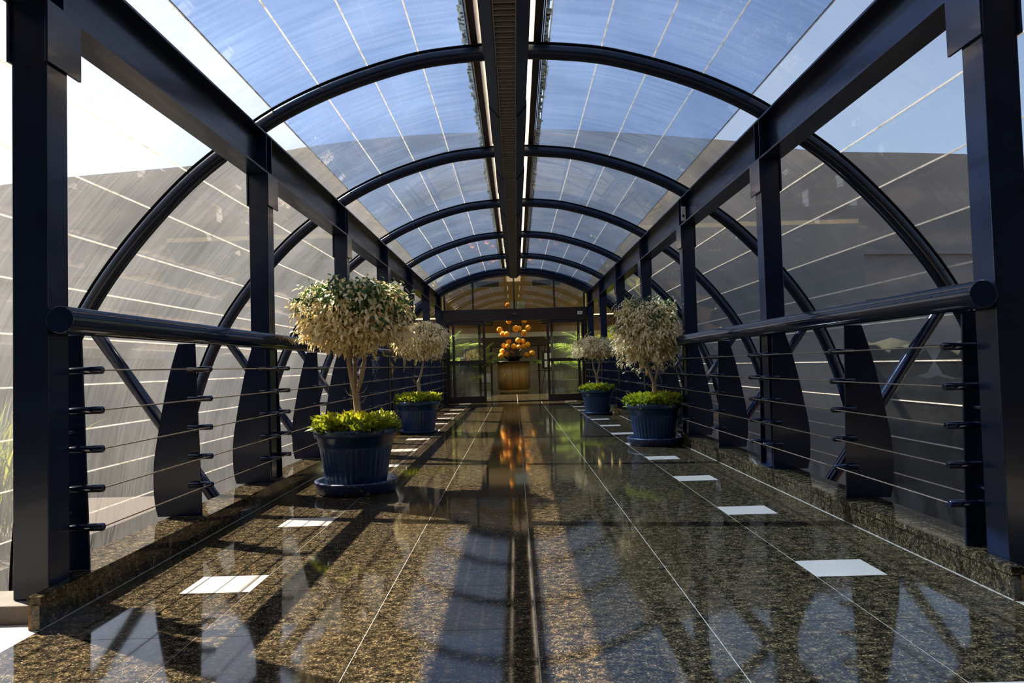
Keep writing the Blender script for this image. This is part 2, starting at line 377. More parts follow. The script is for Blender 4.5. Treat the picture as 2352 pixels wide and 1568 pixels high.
# outer profile of the vault (right half), joints between the sheets
JT = [(0.30, 3.386), (0.70, 3.342), (1.09, 3.243), (1.467, 3.11), (1.83, 2.936), (2.165, 2.716), (2.48, 2.472), (2.76, 2.194), (3.017, 1.895),
      (3.246, 1.575), (3.43, 1.235), (3.575, 0.87), (3.69, 0.49), (3.77, 0.11), (3.82, -0.27), (3.84, -0.65), (3.83, -1.03), (3.80, -1.40)]
full = [(-x, z) for x, z in JT[::-1]] + [(0, 3.396)] + JT
def catmull(P, k=5):
    out = []
    for i in range(len(P) - 1):
        p0 = P[max(i - 1, 0)]; p1 = P[i]; p2 = P[i + 1]; p3 = P[min(i + 2, len(P) - 1)]
        for j in range(k):
            t = j / k
            out.append(tuple(0.5 * (2 * b + (c - a) * t + (2 * a - 5 * b + 4 * c - d) * t * t + (-a + 3 * b - 3 * c + d) * t ** 3) for a, b, c, d in zip(p0, p1, p2, p3)))
    out.append(P[-1]); return out
def offset(P, d):
    out = []
    for i, p in enumerate(P):
        a = P[max(i - 1, 0)]; b = P[min(i + 1, len(P) - 1)]
        tx, tz = b[0] - a[0], b[1] - a[1]; L = math.hypot(tx, tz); nx, nz = tz / L, -tx / L   # points inward for left->right over the top
        out.append((p[0] + nx * d, p[1] + nz * d))
    return out
RIBR = 0.056
sm = catmull(full, 4)
ribline = offset(sm, RIBR + 0.012)
for i in range(1, 7):
    yc = PY[i] + PD / 2
    t = thing('arch_rib', f'curved navy tube arch spanning the walkway, {ORD[i - 1]} arch from the camera', 'arch', (0, yc, 0))
    MB().tube([(x, 0, z) for x, z in ribline], RIBR, 14).build('arch_tube', 'steel', t)
    fl = offset(sm, 0.007)
    m = MB()
    vs = []
    for (x, z), (x2, z2) in zip(offset(sm, 0.001), offset(sm, 0.011)):
        vs += [(x, -.03, z), (x, .03, z), (x2, .03, z2), (x2, -.03, z2)]
    fs = [(4 * a + b, 4 * a + (b + 1) % 4, 4 * a + 4 + (b + 1) % 4, 4 * a + 4 + b) for a in range(len(sm) - 1) for b in range(4)]
    m.add(vs, fs); m.build('glazing_strip', 'trough', t)
    for sx in (-1, 1):
        MB().tube([(sx * 3.27, 0.0, 1.38), (sx * 2.15, 0.0, -0.235)], 0.045, 16).build('strut', 'tube', t)

# ---------------- glass vault ----------------
wn = 0
def pane_set(pts, y0, y1, gm, name_i, seals=True):
    """flat sheets between consecutive outline points; one window"""
    m = MB(); s = MB(); th = 0.006
    for (a, b) in zip(pts[:-1], pts[1:]):
        tx, tz = b[0] - a[0], b[1] - a[1]; L = math.hypot(tx, tz); ux, uz = tx / L, tz / L
        nx, nz = -uz, ux
        if nx * a[0] + nz * (a[1] + 0.5) < 0: nx, nz = -nx, -nz
        g = 0.004
        A = (a[0] + ux * g, a[1] + uz * g); B = (b[0] - ux * g, b[1] - uz * g)
        o1 = 0.002; 
        q4 = [(A[0] + nx * o1, A[1] + nz * o1), (B[0] + nx * o1, B[1] + nz * o1), (B[0] + nx * (o1 + th), B[1] + nz * (o1 + th)), (A[0] + nx * (o1 + th), A[1] + nz * (o1 + th))]
        m.prism(q4, 'Y', y0, y1)
    w = struct(m.build(f'window_{name_i}', gm))
    for (x, z) in pts:
        s.tube([(x, y0, z), (x, y1, z)], 0.0056, 6, smooth=False)
    s.build('sealant_line', 'seal', w)
    return w
wi = 1
yb = [0.3] + [PY[i] + PD / 2 for i in range(0, 7)]
for k in range(1, 7):
    y0, y1 = yb[k] + 0.004, yb[k + 1] - 0.004
    for sx in (-1, 1):
        up_ = [(sx * x, z) for x, z in JT[0:5]]; lo_ = [(sx * x, z) for x, z in JT[4:]]
        pane_set(up_, y0, y1, 'roofglass', wi); wi += 1
        lo2 = [(x + sx * .0001, z - .0001) for x, z in lo_]
        pane_set(lo_, y0, y1, 'sideglass', wi); wi += 1
# ridge: cream cap between two dark purlins, mildewed sealant beside them
r = MB().box(-0.235, 0.235, 2.82, YE - .05, 3.415, 3.43)
yy = 2.82
ridge = struct(r.build('trim_1', 'ridge'))
for sx in (-1, 1):
    a, b_ = sorted((sx * .215, sx * .275)); MB().box(a, b_, 2.82, YE - .05, 3.405, 3.475).build('purlin', 'purlin', ridge)
    a, b_ = sorted((sx * .277, sx * .287)); MB().box(a, b_, 2.82, YE - .05, 3.392, 3.41).build('black_gasket', 'black', ridge)
    a, b_ = sorted((sx * .289, sx * .335)); 
    m = MB(); random.seed(3 + sx); yy = 2.83
    while yy < YE - .1:
        l = random.uniform(.03, .12); w = random.uniform(.018, .05) * (1.0 if sx < 0 else 1.2)
        a, b_ = sorted((sx * .289, sx * (.289 + w))); m.box(a, b_, yy, min(yy + l, YE - .06), 3.3895 if w else 0, 3.3915); yy += l
    m.build('mildewed_edge', 'mottled', ridge)
ridge.location = (-.045, 0, 0); ridge.rotation_euler = (0, 0, -.0025)

# ---------------- light trough ----------------
def make_trough():
    i = 0; y = 2.95; ztop = 3.262
    while y < 16.3:
        dz = -0.006 * (i % 2)
        t = thing('ceiling_light', f'dark louvred linear light under the ridge, {ORD[i]} section from the camera', 'ceiling light', (-.035 * (1 - (y - 3.5) / 12), y, 3.05 + dz), 0, 'linear lights under the ridge')
        L = 0.985; w0 = .075 + .003 * (i % 2); w1 = .158 + .004 * (i % 2)
        # trapezoid housing, open below
        poly = [(-w1, .13), (-w1 + .012, .02), (-w0, 0.0), (-w0, .01), (-w0 + .0, .09), (w0, .09), (w0, .01), (w0, 0.0), (w1 - .012, .02), (w1, .13), (w1, .155), (-w1, .155)]
        poly = [(-w1, .155), (-w1, .10), (-w0, 0.0), (-w0 + .004, 0.0), (-w0 + .004, .05), (w0 - .004, .05), (w0 - .004, 0.0), (w0, 0.0), (w1, .10), (w1, .155)]
        MB().prism(poly, 'Y', 0, L).build('housing', 'trough', t)
        g = MB()
        g.box(-w0 + .005, -w0 + .013, .006, L - .006, .002, .03).box(w0 - .013, w0 - .005, .006, L - .006, .002, .03)
        for k in range(14):
            yy = .02 + k * (L - .04) / 13
            g.box(-w0 + .014, w0 - .014, yy - .007, yy + .007, .003, .026)
        g.build('louvre_grille', 'grille', t)
        i += 1; y += 1.0
        if i >= 14: break
    return i
make_trough()
# hangers from each arch
for i in range(1, 6):
    pass

t = thing('paper_tag', 'small white paper tag on the right beam above the third post', 'label', (1.885, 7.7575, 2.45))
MB().box(-.024, .024, -.0015, 0, .03, .19).build('tag_sheet', 'white', t); MB().box(-.012, .012, -.0022, -.0016, .07, .10).build('printed_mark', 'trough', t)
# ---------------- railings ----------------
FIN = [(0.0, 1.863 + .17), (0.06, 2.070), (0.2, 2.10), (0.326, 2.107), (0.459, 2.10), (0.615, 2.074), (0.787, 2.041), (0.951, 2.004), (1.104, 1.959)]
FINI0, FINI1 = 1.832, 1.862
CAB = [0.955, 0.788, 0.626, 0.462, 0.302]
def fin_positions():
    ys = []
    for i in range(7):
        if i > 0: ys.append((PY[i] - 0.085, -1))
        if i < 6: ys.append((PY[i] + PD + (0.045 if i else 0.095), -1))
        if i < 6: ys.append((PY[i] + PD / 2 + BAY / 2 - .03, -1))
    return sorted(ys)
def make_railing(sx):
    side = 'left' if sx < 0 else 'right'
    t = thing('railing', f'navy railing with tube handrail, curved fins and wire cables along the {side} curb', 'railing', (0, 0, 0))
    XR, ZR, RR = 1.803, 1.154, 0.055
    y0, y1 = 2.74, 17.72
    hr = MB()
    hr.tube([(sx * XR, y0, ZR), (sx * XR, y0 + .002, ZR), (sx * XR, y1, ZR)], [RR - .003, RR, RR], 40)
    hr.build('handrail', 'tube', t)
    for (y, sgn) in fin_positions():
        pts = [(sx * FINI0, CURBZ + .001)] + [(sx * x, max(z, CURBZ + .001)) for z, x in FIN] + [(sx * FINI1, 1.102)]
        pts = [pts[0]] + [(sx * 2.075, CURBZ + .001)] + [(sx * x, z) for z, x in FIN[2:]] + [(sx * FINI1, 1.104)]
        # dense curve on the outer edge
        oc = catmull([(sx * 2.083, CURBZ + .001)] + [(sx * x, z) for z, x in FIN[2:]], 4)
        poly = [(sx * FINI0, CURBZ + .001)] + oc + [(sx * FINI1, 1.104)]
        f = MB().prism(poly, 'Y', y - .005, y + .005).build('fin', 'steel', t)
        for z in CAB:
            yc = y - .005 - .0165
            c = MB().tube([(sx * 1.895, yc, z), (sx * 1.762, yc, z), (sx * 1.758, yc, z)], [.0165, .0165, .011], 14)
            c.tube([(sx * 1.80, yc - .0155, z), (sx * 1.80, yc - .019, z)], .006, 8)
            c.build('cable_clamp', 'tube', f)
    ys = fin_positions()
    for z in CAB:
        MB().tube([(sx * 1.768, ys[0][0] - .03, z), (sx * 1.768, ys[-1][0], z)], 0.0033, 8).build('wire_cable', 'cable', t)
    # bolts tying each post to its fin
    for i in range(7):
        for z in (0.37, 0.70):
            y2 = PY[i] + PD + (0.04 if i else 0.09) if i < 6 else PY[i]
            if i < 6:
                MB().tube([(sx * 1.885, PY[i] + PD + .0005, z), (sx * 1.885, y2 - .0005, z)], 0.014, 12).build('tie_bolt', 'tube', t)
            if i > 0:
                MB().tube([(sx * 1.885, PY[i] - .0795, z), (sx * 1.885, PY[i] - .0005, z)], 0.014, 12).build('tie_bolt', 'tube', t)
    return t
for sx in (-1, 1): make_railing(sx)

# ---------------- potted ficus trees ----------------
def rnd_unit():
    while True:
        v = Vector((random.uniform(-1, 1), random.uniform(-1, 1), random.uniform(-1, 1)))
        if 0.05 < v.length < 1: return v.normalized()
def potted_tree(x, y, R, zrim, label, lab_saucer, cz, cr, ch, seed, forks, nleaf, green_top, lean=0.0, sauc_h=0.085, skirt=0, thin=False):
    random.seed(seed)
    sr = R * 1.0
    sm_ = MB()
    if not thin:
        sm_.lathe([(0.0, 0.001), (sr * .90, 0.001), (sr * .93, .006), (sr * 1.0, sauc_h - .014), (sr * 1.0, sauc_h - .003), (sr * .985, sauc_h), (sr * .92, sauc_h), (sr * .90, sauc_h - .008), (sr * .82, .03), (0, .03)], 64)
        base = 0.0305
    else:
        sm_.lathe([(0.0, 0.001), (sr * .80, 0.001), (sr * .84, .006), (sr * .90, .038), (sr * .89, .042), (sr * .86, .038), (sr * .80, .014), (0, .014)], 64)
        base = 0.0145
    so = sm_.build('plant_saucer', 'saucer' if not thin else 'pot', None, loc=(x, y, 0)); tag(so, lab_saucer, 'saucer', 'blue saucers under the tree pots')
    t = thing('potted_tree', label, 'potted tree', (x, y, base), 0, 'variegated ficus trees in blue pots')
    h = zrim - base
    pr = MB()
    rb = R * .70
    prof = [(0, .0), (rb, .0), (rb * 1.015, .01)]
    for k in range(8): 
        f = k / 7; prof.append((rb * 1.02 + (R * .875 - rb * 1.02) * f, .02 + (h * .70 - .02) * f))
    prof += [(R * .875, h * .705), (R * .895, h * .715), (R * .93, h * .86), (R * .955, h * .865), (R * .99, h * .88), (R * 1.0, h * .92), (R * 1.0, h * .97), (R * .98, h * .995), (R * .95, h), (R * .92, h * .99), (R * .90, h * .95), (R * .88, h * .85)]
    pr.lathe(prof, 144, flute=(.03, h * .69, .035, 36))
    pot = pr.build('pot', 'pot', t)
    MB().lathe([(0, h * .90), (R * .885, h * .89), (R * .885, h * .87), (0, h * .87)], 40).build('soil', 'soil', t)
    # ground cover
    L = []
    for k in range(1700 if nleaf > 6000 else 1100):
        a = random.uniform(0, 2 * PI); rr = R * 1.0 * math.sqrt(random.random())
        top = .165 * (1 - .35 * (rr / R) ** 2) * (0.8 + .3 * math.sin(a * 5 + seed) * (rr / R)) 
        z = h * .93 + top * (random.random() ** .6)
        out = Vector((math.cos(a), math.sin(a), 0))
        d = out * random.uniform(.1, 1.0) * (rr / R + .3) + Vector((0, 0, random.uniform(.15, 1.1))) + rnd_unit() * .5
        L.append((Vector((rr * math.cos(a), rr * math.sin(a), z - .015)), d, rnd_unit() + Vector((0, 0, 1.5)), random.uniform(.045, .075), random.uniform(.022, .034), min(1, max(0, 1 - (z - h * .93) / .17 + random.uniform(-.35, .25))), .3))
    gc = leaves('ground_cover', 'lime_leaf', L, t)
    stems = MB()
    for k in range(60):
        a = random.uniform(0, 2 * PI); rr = R * .9 * math.sqrt(random.random()); p = Vector((rr * math.cos(a), rr * math.sin(a), h * .9))
        stems.tube([p, p + Vector((random.uniform(-.02, .02), random.uniform(-.02, .02), .11))], [.002, .0012], 5)
    stems.build('stems', 'stem', gc)
    # trunk with forks and twigs
    zt = cz - base; C = Vector((lean, 0, zt))
    tr = MB(); forkz = h + (zt - ch * .75 - h) * .45
    b0 = Vector((0.01, 0, h * .88)); b1 = Vector((lean * .2 + .012, 0.01, (h + forkz) / 2)); b2 = Vector((lean * .35, 0, forkz))
    tr.tube([b0, b1, b2], [.033, .027, .026], 12)
    tips = []
    for k in range(forks):
        a = 2 * PI * k / forks + random.uniform(-.4, .4); sp = .05 + .03 * random.random()
        p1 = b2 + Vector((math.cos(a) * sp, math.sin(a) * sp * .8, (zt - ch * .5 - forkz) * .55))
        p2 = C + Vector((math.cos(a) * cr * .22, math.sin(a) * cr * .22, -ch * .35))
        tr.tube([b2 - Vector((0, 0, .02)), b2 + (p1 - b2) * .5 + Vector((math.cos(a) * .012, 0, 0)), p1, p2], [.019, .017, .015, .011], 10)
        for j in range(16):
            v = rnd_unit(); v.z = abs(v.z) * .9 - .25
            e = C + Vector((v.x * cr * .85, v.y * cr * .85, v.z * ch * .85))
            s0 = p1 + (p2 - p1) * random.random(); m_ = (s0 + e) * .5 + Vector((0, 0, .05))
            tr.tube([s0, m_, e], [.0065, .004, .0018], 6); tips.append(e)
    for j in range(3):
        z = forkz * random.uniform(.85, 1.1); a = random.choice((0.2, 3.0)) + random.uniform(-.4, .4); s0 = Vector((.01, 0, z))
        tr.tube([s0, s0 + Vector((math.cos(a) * .06, 0, .02)), s0 + Vector((math.cos(a) * .09, 0, .07))], [.004, .003, .0015], 6)
    tr.build('trunk', 'bark', t)
    # crown of drooping leaves, gathered in tufts
    L = []
    tufts = []
    for k in range(int(nleaf / 13)):
        v = rnd_unit()
        if v.z < -.55 and random.random() < .7: v.z = -v.z
        bump_ = 1 + .10 * math.sin(3.1 * v.x + seed) + .08 * math.sin(5.3 * v.y + 2 * seed) + .06 * math.sin(6 * v.z + seed)
        rad = (random.random() ** .22) * bump_
        if random.random() < .2: rad *= random.uniform(.55, .9)
        zz = v.z * ch * rad
        if v.z < 0: zz *= .82
        p = C + Vector((v.x * cr * rad, v.y * cr * rad, zz)); lim = 1.74 - abs(x); p.x = math.copysign(min(abs(p.x), lim if p.x * x > 0 else 9), p.x); tufts.append((p, v))
        if skirt and v.z < -.0 and random.random() < skirt: 
            p = p + Vector((0, 0, -random.uniform(.03, .16))) * 1.0; tufts.append((p, v))
    tw = MB()
    for (p, v) in tufts:
        g = random.random() < (green_top * max(0, v.z * 1.3 + (.25 if v.x * lean <= 0 else .4)) ) 
        for j in range(13):
            q_ = p + Vector((random.gauss(0, .032), random.gauss(0, .032), random.gauss(0, .032)))
            d = Vector((v.x * .7, v.y * .7, -.62 if not g else -.1)) + rnd_unit() * .95
            if v.z > .5: d.z += .2
            L.append((q_, d, v * 1.3 + rnd_unit() * .7, random.uniform(.034, .053), random.uniform(.018, .026), (random.uniform(.8, 1.0) if g and random.random() < .75 else random.random() ** 1.4 * .72), random.uniform(.3, 1.1)))
        if random.random() < .8: tw.tube([p + (C - p) * .35, p + (C - p) * .1 + Vector((0, 0, .015)), p], [.0028, .002, .0012], 5)
    f = leaves('foliage', 'cream_leaf', L, t, rib=.20, curl=1.3)
    tw.build('twigs', 'bark', f)
    return t
potted_tree(-1.27, 5.45, .315, .485, 'largest potted ficus with cream and green crown, left side nearest the camera', 'chipped navy saucer under the nearest left tree pot', 1.315, .39, .31, 11, 3, 9500, .65, 0.01, .095)
potted_tree(1.535, 8.02, .315, .465, 'potted ficus with shaggy cream crown on the right side, nearer of the right pair', 'thick navy saucer under the nearer tree pot on the right', 1.27, .39, .375, 23, 2, 8500, .3, 0.03, .085, skirt=.7)
potted_tree(-1.44, 10.2, .315, .465, 'slim-stemmed potted ficus with cream crown, farther back on the left side', 'thin navy saucer under the far left tree pot', 1.31, .385, .29, 37, 1, 6500, .05, 0.02, thin=True)
potted_tree(1.48, 13.05, .31, .45, 'small flat-crowned potted ficus farthest back on the right, by the doors', 'thin navy saucer under the farthest tree pot on the right', 1.20, .39, .21, 41, 2, 5500, .03, 0.0, thin=True)

# ---------------- end wall, lunette and sliding doors ----------------
inner = [(x, z) for x, z in offset(catmull(full, 6), .125)]
HZ0, HZ1 = 2.085, 2.387
arc = [(x, z) for x, z in inner if z > HZ1 and abs(x) < 1.83]
ent = struct(MB().box(-1.84, 1.84, 17.83, 18.02, HZ0, HZ1).build('trim_2', 'bronze', bevel=.004))     # header over the doors
lun = struct(MB().prism([(-1.80, HZ1 + .001), (1.80, HZ1 + .001)] + arc[::-1], 'Y', 17.90, 17.908).build(f'window_{wi}', 'lunette')); wi += 1
fr = MB()
for x in (-1.05, 0.0, 1.02):
    zt = min(z for (xx, z) in inner if abs(xx - x) < .12) ; fr.box(x - .022, x + .022, 17.87, 17.94, HZ1 + .001, zt + .0)
fr.box(-1.80, -1.76, 17.87, 17.94, HZ1 + .001, 2.76).box(1.76, 1.80, 17.87, 17.94, HZ1 + .001, 2.76)
fr.build('mullions', 'bronze', lun)
am = MB(); oa = [(x, z) for x, z in offset(catmull(full, 6), .012)]; vs = []
pr_ = [(a, b) for a, b in zip(oa, offset(catmull(full, 6), .165)) if a[1] > -.2]
for (x, z), (x2, z2) in pr_: vs += [(x, 17.84, z), (x, 18.0, z), (x2, 18.0, z2), (x2, 17.84, z2)]
am.add(vs, [(4 * a + b, 4 * a + (b + 1) % 4, 4 * a + 4 + (b + 1) % 4, 4 * a + 4 + b) for a in range(len(pr_) - 1) for b in range(4)])
am.build('arch_frame', 'steel', lun)
# facade around the vault end
fw = MB(); ZT = 4.35
oa2 = [(x, z) for x, z in offset(catmull(full, 4), .012)]
right = [(x, z) for x, z in oa2 if x >= 0]
fw.prism([(0, ZT), (9, ZT), (9, -3.5), (right[-1][0], -3.5)] + right[::-1], 'Y', 18.0, 18.2)
left = [(x, z) for x, z in oa2 if x <= 0]
fw.prism([(0, ZT)] + left[::-1] + [(left[0][0], -3.5), (-9, -3.5), (-9, ZT)], 'Y', 18.0, 18.2)
struct(fw.build('wall_front', 'facade'))
for sx in (-1, 1):
    # solid cheeks between the railing end and the vault, inside the arch
    a, b_ = sorted((sx * 1.84, sx * 3.95))
    cz = MB(); pts = [(x, z) for x, z in oa2 if (x * sx) > 1.84]
    if sx < 0: pts = pts[::-1]
    cz.prism([(sx * 1.84, -1.3)] + [(sx * 1.84, 2.387)] + [(sx * 1.84, 2.9)] + pts, 'Y', 17.95, 17.99)
    struct(cz.build('wall_cheek_left' if sx < 0 else 'wall_cheek_right', 'lunette'))
def leaf(name, x0, x1, y, kind_sliding):
    m = MB(); w = .062
    m.box(x0, x0 + w, y, y + .045, .012, HZ0 - .004).box(x1 - w, x1, y, y + .045, .012, HZ0 - .004)
    m.box(x0 + w, x1 - w, y, y + .045, .012, .19).box(x0 + w, x1 - w, y, y + .045, 1.02, 1.10).box(x0 + w, x1 - w, y, y + .045, 2.0, HZ0 - .004)
    o = struct(m.build(name, 'bronze'))
    for z0, z1 in ((.19, 1.02), (1.10, 2.0)):
        MB().box(x0 + w, x1 - w, y + .018, y + .026, z0, z1).build('pane', 'doorglass', o)
    if kind_sliding:
        xs_ = x1 - w / 2 if x0 < 0 else x0 + w / 2
        lc = MB().lathe([(0, 0), (.012, 0), (.012, .006), (0, .006)], 14).build('lock_cylinder', 'cable', o)
        lc.location = (xs_, y - .001, .98); lc.rotation_euler = (PI / 2, 0, 0)
    return o
leaf('door_1', -1.60, -0.76, 17.86, True); leaf('door_2', 0.80, 1.64, 17.86, True)
leaf(f'window_{wi}', -1.735, -0.88, 17.93, False); wi += 1
leaf(f'window_{wi}', 0.90, 1.755, 17.93, False); wi += 1
jm = MB().box(-1.838, -1.736, 17.84, 18.0, 0, HZ0 - .002).box(1.756, 1.838, 17.84, 18.0, 0, HZ0 - .002)
struct(jm.build('trim_3', 'bronze'))
t = thing('door_sensor', 'small dark motion sensor on the middle of the door header', 'sensor', (0.01, 17.828, 2.24))
MB().box(-.07, .07, -.035, 0, -.03, .03).build('sensor_case', 'black', t, .01)
e_ = MB().lathe([(0, 0), (.016, 0), (.010, .012), (0, .014)], 14).build('sensor_eye', 'cable', t); e_.rotation_euler = (PI / 2, 0, 0); e_.location = (0, -.0355, 0)

FONT = None
def text(s_, size, m, parent, loc, rot=(PI / 2, 0, 0), name='lettering', ext=.0008):
    cu = bpy.data.curves.new(name, 'FONT'); cu.body = s_; cu.size = size; cu.align_x = 'CENTER'; cu.align_y = 'CENTER'; cu.extrude = ext; cu.resolution_u = 3
    ob = bpy.data.objects.new(name, cu); COL.objects.link(ob)
    dg = bpy.context.evaluated_depsgraph_get(); me = bpy.data.meshes.new_from_object(ob.evaluated_get(dg)); bpy.data.objects.remove(ob)
    me.materials.clear(); me.materials.append(M[m]); o = bpy.data.objects.new(name, me); COL.objects.link(o); o.parent = parent; o.location = loc; o.rotation_euler = rot
    return o
t = thing('door_sticker', 'small white sticker at the right end of the door header', 'sticker', (1.66, 17.827, 2.235))
MB().box(-.065, .065, -.002, 0, -.04, .04).build('sticker_sheet', 'white', t)
e_ = MB().lathe([(0.009, 0), (.018, 0), (.018, .0006), (.009, .0006)], 16).build('printed_mark', 'black', t); e_.rotation_euler = (PI / 2, 0, 0); e_.location = (-.005, -.0022, 0.0)
MB().box(.042, .064, -.0028, -.0021, -.036, .0).build('printed_red_corner', 'woodwall', t)

# ---------------- lobby ----------------
struct(MB().box(-9, 9, 18.3, 46.0, -.3, 0.0).build('floor_lobby', 'granite'))
gl_ = MB()
for k in range(-6, 7): gl_.box(C0 + .6 * k * 2 - .0025, C0 + .6 * k * 2 + .0025, 18.32, 45.9, 0.0002, 0.0012)
for k in range(24): gl_.box(-8.9, 8.9, 18.9 + 1.15 * k - .0025, 18.9 + 1.15 * k + .0025, 0.0002, 0.0013)
struct(gl_.build('trim_4', 'grout'))
for nm, a in (('wall_lobby_left', (-9, -8.8)), ('wall_lobby_right', (8.8, 9))):
    m = MB()
    m.box(a[0], a[1], 18.2, 46, 0, .5).box(a[0], a[1], 18.2, 46, 3.2, 4.35)
    for k in range(8): m.box(a[0], a[1], 18.2 + k * 3.6, 18.7 + k * 3.6, .5, 3.2)
    struct(m.build(nm, 'beige'))
struct(MB().box(-9, 9, 46, 46.2, 0, 4.35).build('wall_lobby_back', 'greywall'))
# roof: open skylight bays over the planting, solid elsewhere
cl = MB().box(-9, -6.2, 18.2, 46.2, 4.35, 4.5).box(6.2, 9, 18.2, 46.2, 4.35, 4.5).box(-6.2, 6.2, 25.5, 46.2, 4.35, 4.5)
for k in range(5): cl.box(-6.2, 6.2, 18.2 + 1.7 * k, 18.32 + 1.7 * k, 4.35, 4.5)
struct(cl.build('ceiling', 'beige'))
struct(MB().box(-6.2, 6.2, 18.3, 25.4, 4.52, 4.53).build(f'window_{wi}', 'doorglass')); wi += 1
# deep bulkhead with two ventilation grilles, lower wood fascia with city signs, pale ledge
struct(MB().box(-8.8, 8.8, 25.5, 25.7, 2.76, 4.35).build('wall_bulkhead', 'beige'))
struct(MB().box(-8.8, 8.8, 25.7, 30.4, 2.95, 3.05).build('ceiling_lobby_front', 'white'))
struct(MB().box(-8.8, 8.8, 30.2, 30.4, 2.36, 2.95).build('wall_fascia', 'woodwall'))
struct(MB().box(-8.8, 8.8, 29.9, 30.5, 2.16, 2.358).build('trim_5', 'white'))
struct(MB().box(-8.8, 8.8, 30.5, 46, 3.0, 3.1).build('ceiling_lobby_back', 'white'))
for x, nm in ((-1.05, 'left'), (1.2, 'right')):
    t = thing('air_grille', f'dark rectangular air grille high on the beige bulkhead, {nm} one', 'air grille', (x, 25.497, 3.93))
    MB().box(-.55, .55, -.02, 0, .105, .135).box(-.55, .55, -.02, 0, -.135, -.105).box(-.55, -.52, -.02, 0, -.105, .105).box(.52, .55, -.02, 0, -.105, .105).build('grille_frame', 'bluesign', t)
    m = MB()
    for k in range(7): m.box(-.52, .52, -.012, -.001, -.1 + .03 * k, -.082 + .03 * k)
    m.build('slats', 'trough', t)
t = thing('wall_sign', 'frosted blue panel on the bulkhead above the flower arrangement', 'sign', (0.14, 25.46, 3.1))
MB().box(-.26, .26, -.02, .02, -.16, .17).build('panel', 'bluesign', t, .004)
MB().box(-.2, .2, .0205, .0395, -.05, .05).build('mounting_block', 'cable', t)
for x, s_, l in ((-1.12, 'PARIS', 'black plate reading PARIS on the wood fascia above the lobby'), (0.12, 'MEXICO', 'black plate reading MEXICO on the wood fascia above the lobby'), (1.30, 'NEW YORK', 'black plate reading NEW YORK on the wood fascia above the lobby')):
    t = thing('city_sign', l, 'sign', (x, 30.198, 2.775))
    MB().box(-.19, .19, -.015, 0, -.085, .085).build('plate', 'black', t)
    text(s_, .115 if len(s_) < 7 else .085, 'white', t, (0, -.0165, 0))
# far doors
for k, x in enumerate((-2.2, -0.9, 0.9, 2.2)):
    t = struct(MB().box(x - .6, x + .6, 45.93, 45.995, 0.001, 2.2).build(f'door_{k + 3}', 'beige'))
    MB().box(x - .64, x - .6, 45.9, 45.99, 0.001, 2.24).box(x + .6, x + .64, 45.9, 45.99, 0.001, 2.24).box(x - .6, x + .6, 45.9, 45.99, 2.2, 2.24).build('door_frame', 'black', t)
# unseen ceiling lamps, added to brighten the lobby
for k, (x, y) in enumerate(((-6.0, 28.0), (-3.6, 28.0), (3.6, 28.0), (-6.2, 37.0), (-3.4, 37.0), (3.4, 37.0))):
    zc = 2.949 if y < 30 else 2.999
    t = thing('added_lamp_panel', f'added square white ceiling lamp brightening the lobby, {ORD[k % 3]} from the left in the {"front" if y < 30 else "rear"} row', 'ceiling light', (x, y, zc), 0, 'added lobby ceiling lamps')
    MB().box(-.62, .62, -.62, .62, -.02, 0).build('added_lamp_frame', 'white', t)
    q = N('added_lamp_diffuser_%d' % k); em = q.n('Emission'); em.inputs[0].default_value = (1, .88, .70, 1); em.inputs[1].default_value = 9.0; q.l(em.outputs[0], q.out.inputs[0])
    MB().box(-.58, .58, -.58, .58, -.026, -.0205).build('diffuser', q.m, t)

# pedestal and flowers
PXC, PYC = -0.07, 24.25
t = thing('pedestal', 'round golden wood pedestal table with thin black top in the lobby', 'table', (PXC, PYC, 0))
MB().lathe([(0, 0.001), (.50, .001), (.50, .16), (0, .16)], 64).build('plinth', 'maple', t)
MB().lathe([(0, .161), (.555, .161), (.555, 1.07), (0, 1.07)], 64).build('drum', 'maple', t)
jn = MB()
for k in range(14):
    a = 2 * PI * k / 14 + .12; jn.box(.553, .5575, -.004, .004, .165, 1.065); 
    vs_ = jn.v[-8:]; jn.v[-8:] = [(x * math.cos(a) - y * math.sin(a), x * math.sin(a) + y * math.cos(a), z) for x, y, z in vs_]
jn.build('panel_joints', 'black', t)
MB().lathe([(0, 1.071), (.80, 1.071), (.80, 1.088), (0, 1.088)], 64).build('table_top', 'black', t)
t = thing('flower_arrangement', 'tall arrangement of orange pompom flowers in a black bowl on the pedestal', 'flower arrangement', (PXC, PYC, 1.0885))
MB().lathe([(0, 0.0), (.12, 0.0), (.18, .03), (.30, .12), (.34, .17), (.345, .175), (.33, .17), (.28, .12), (.15, .05), (0, .045)], 48).build('bowl', 'black', t)
BALLS = [(316,503,42),(363,565,42),(422,567,38),(458,375,40),(447,683,40),(375,740,40),(432,750,35),(350,830,42),(330,895,40),(488,860,42),(420,875,38),(560,485,50),(615,482,35),(690,370,42),(742,475,43),(685,552,46),(597,665,45),(665,668,35),(525,757,45),(730,728,40),(670,757,42),(600,765,35),(790,857,50),(718,882,45),(448,138,40)]
random.seed(5)
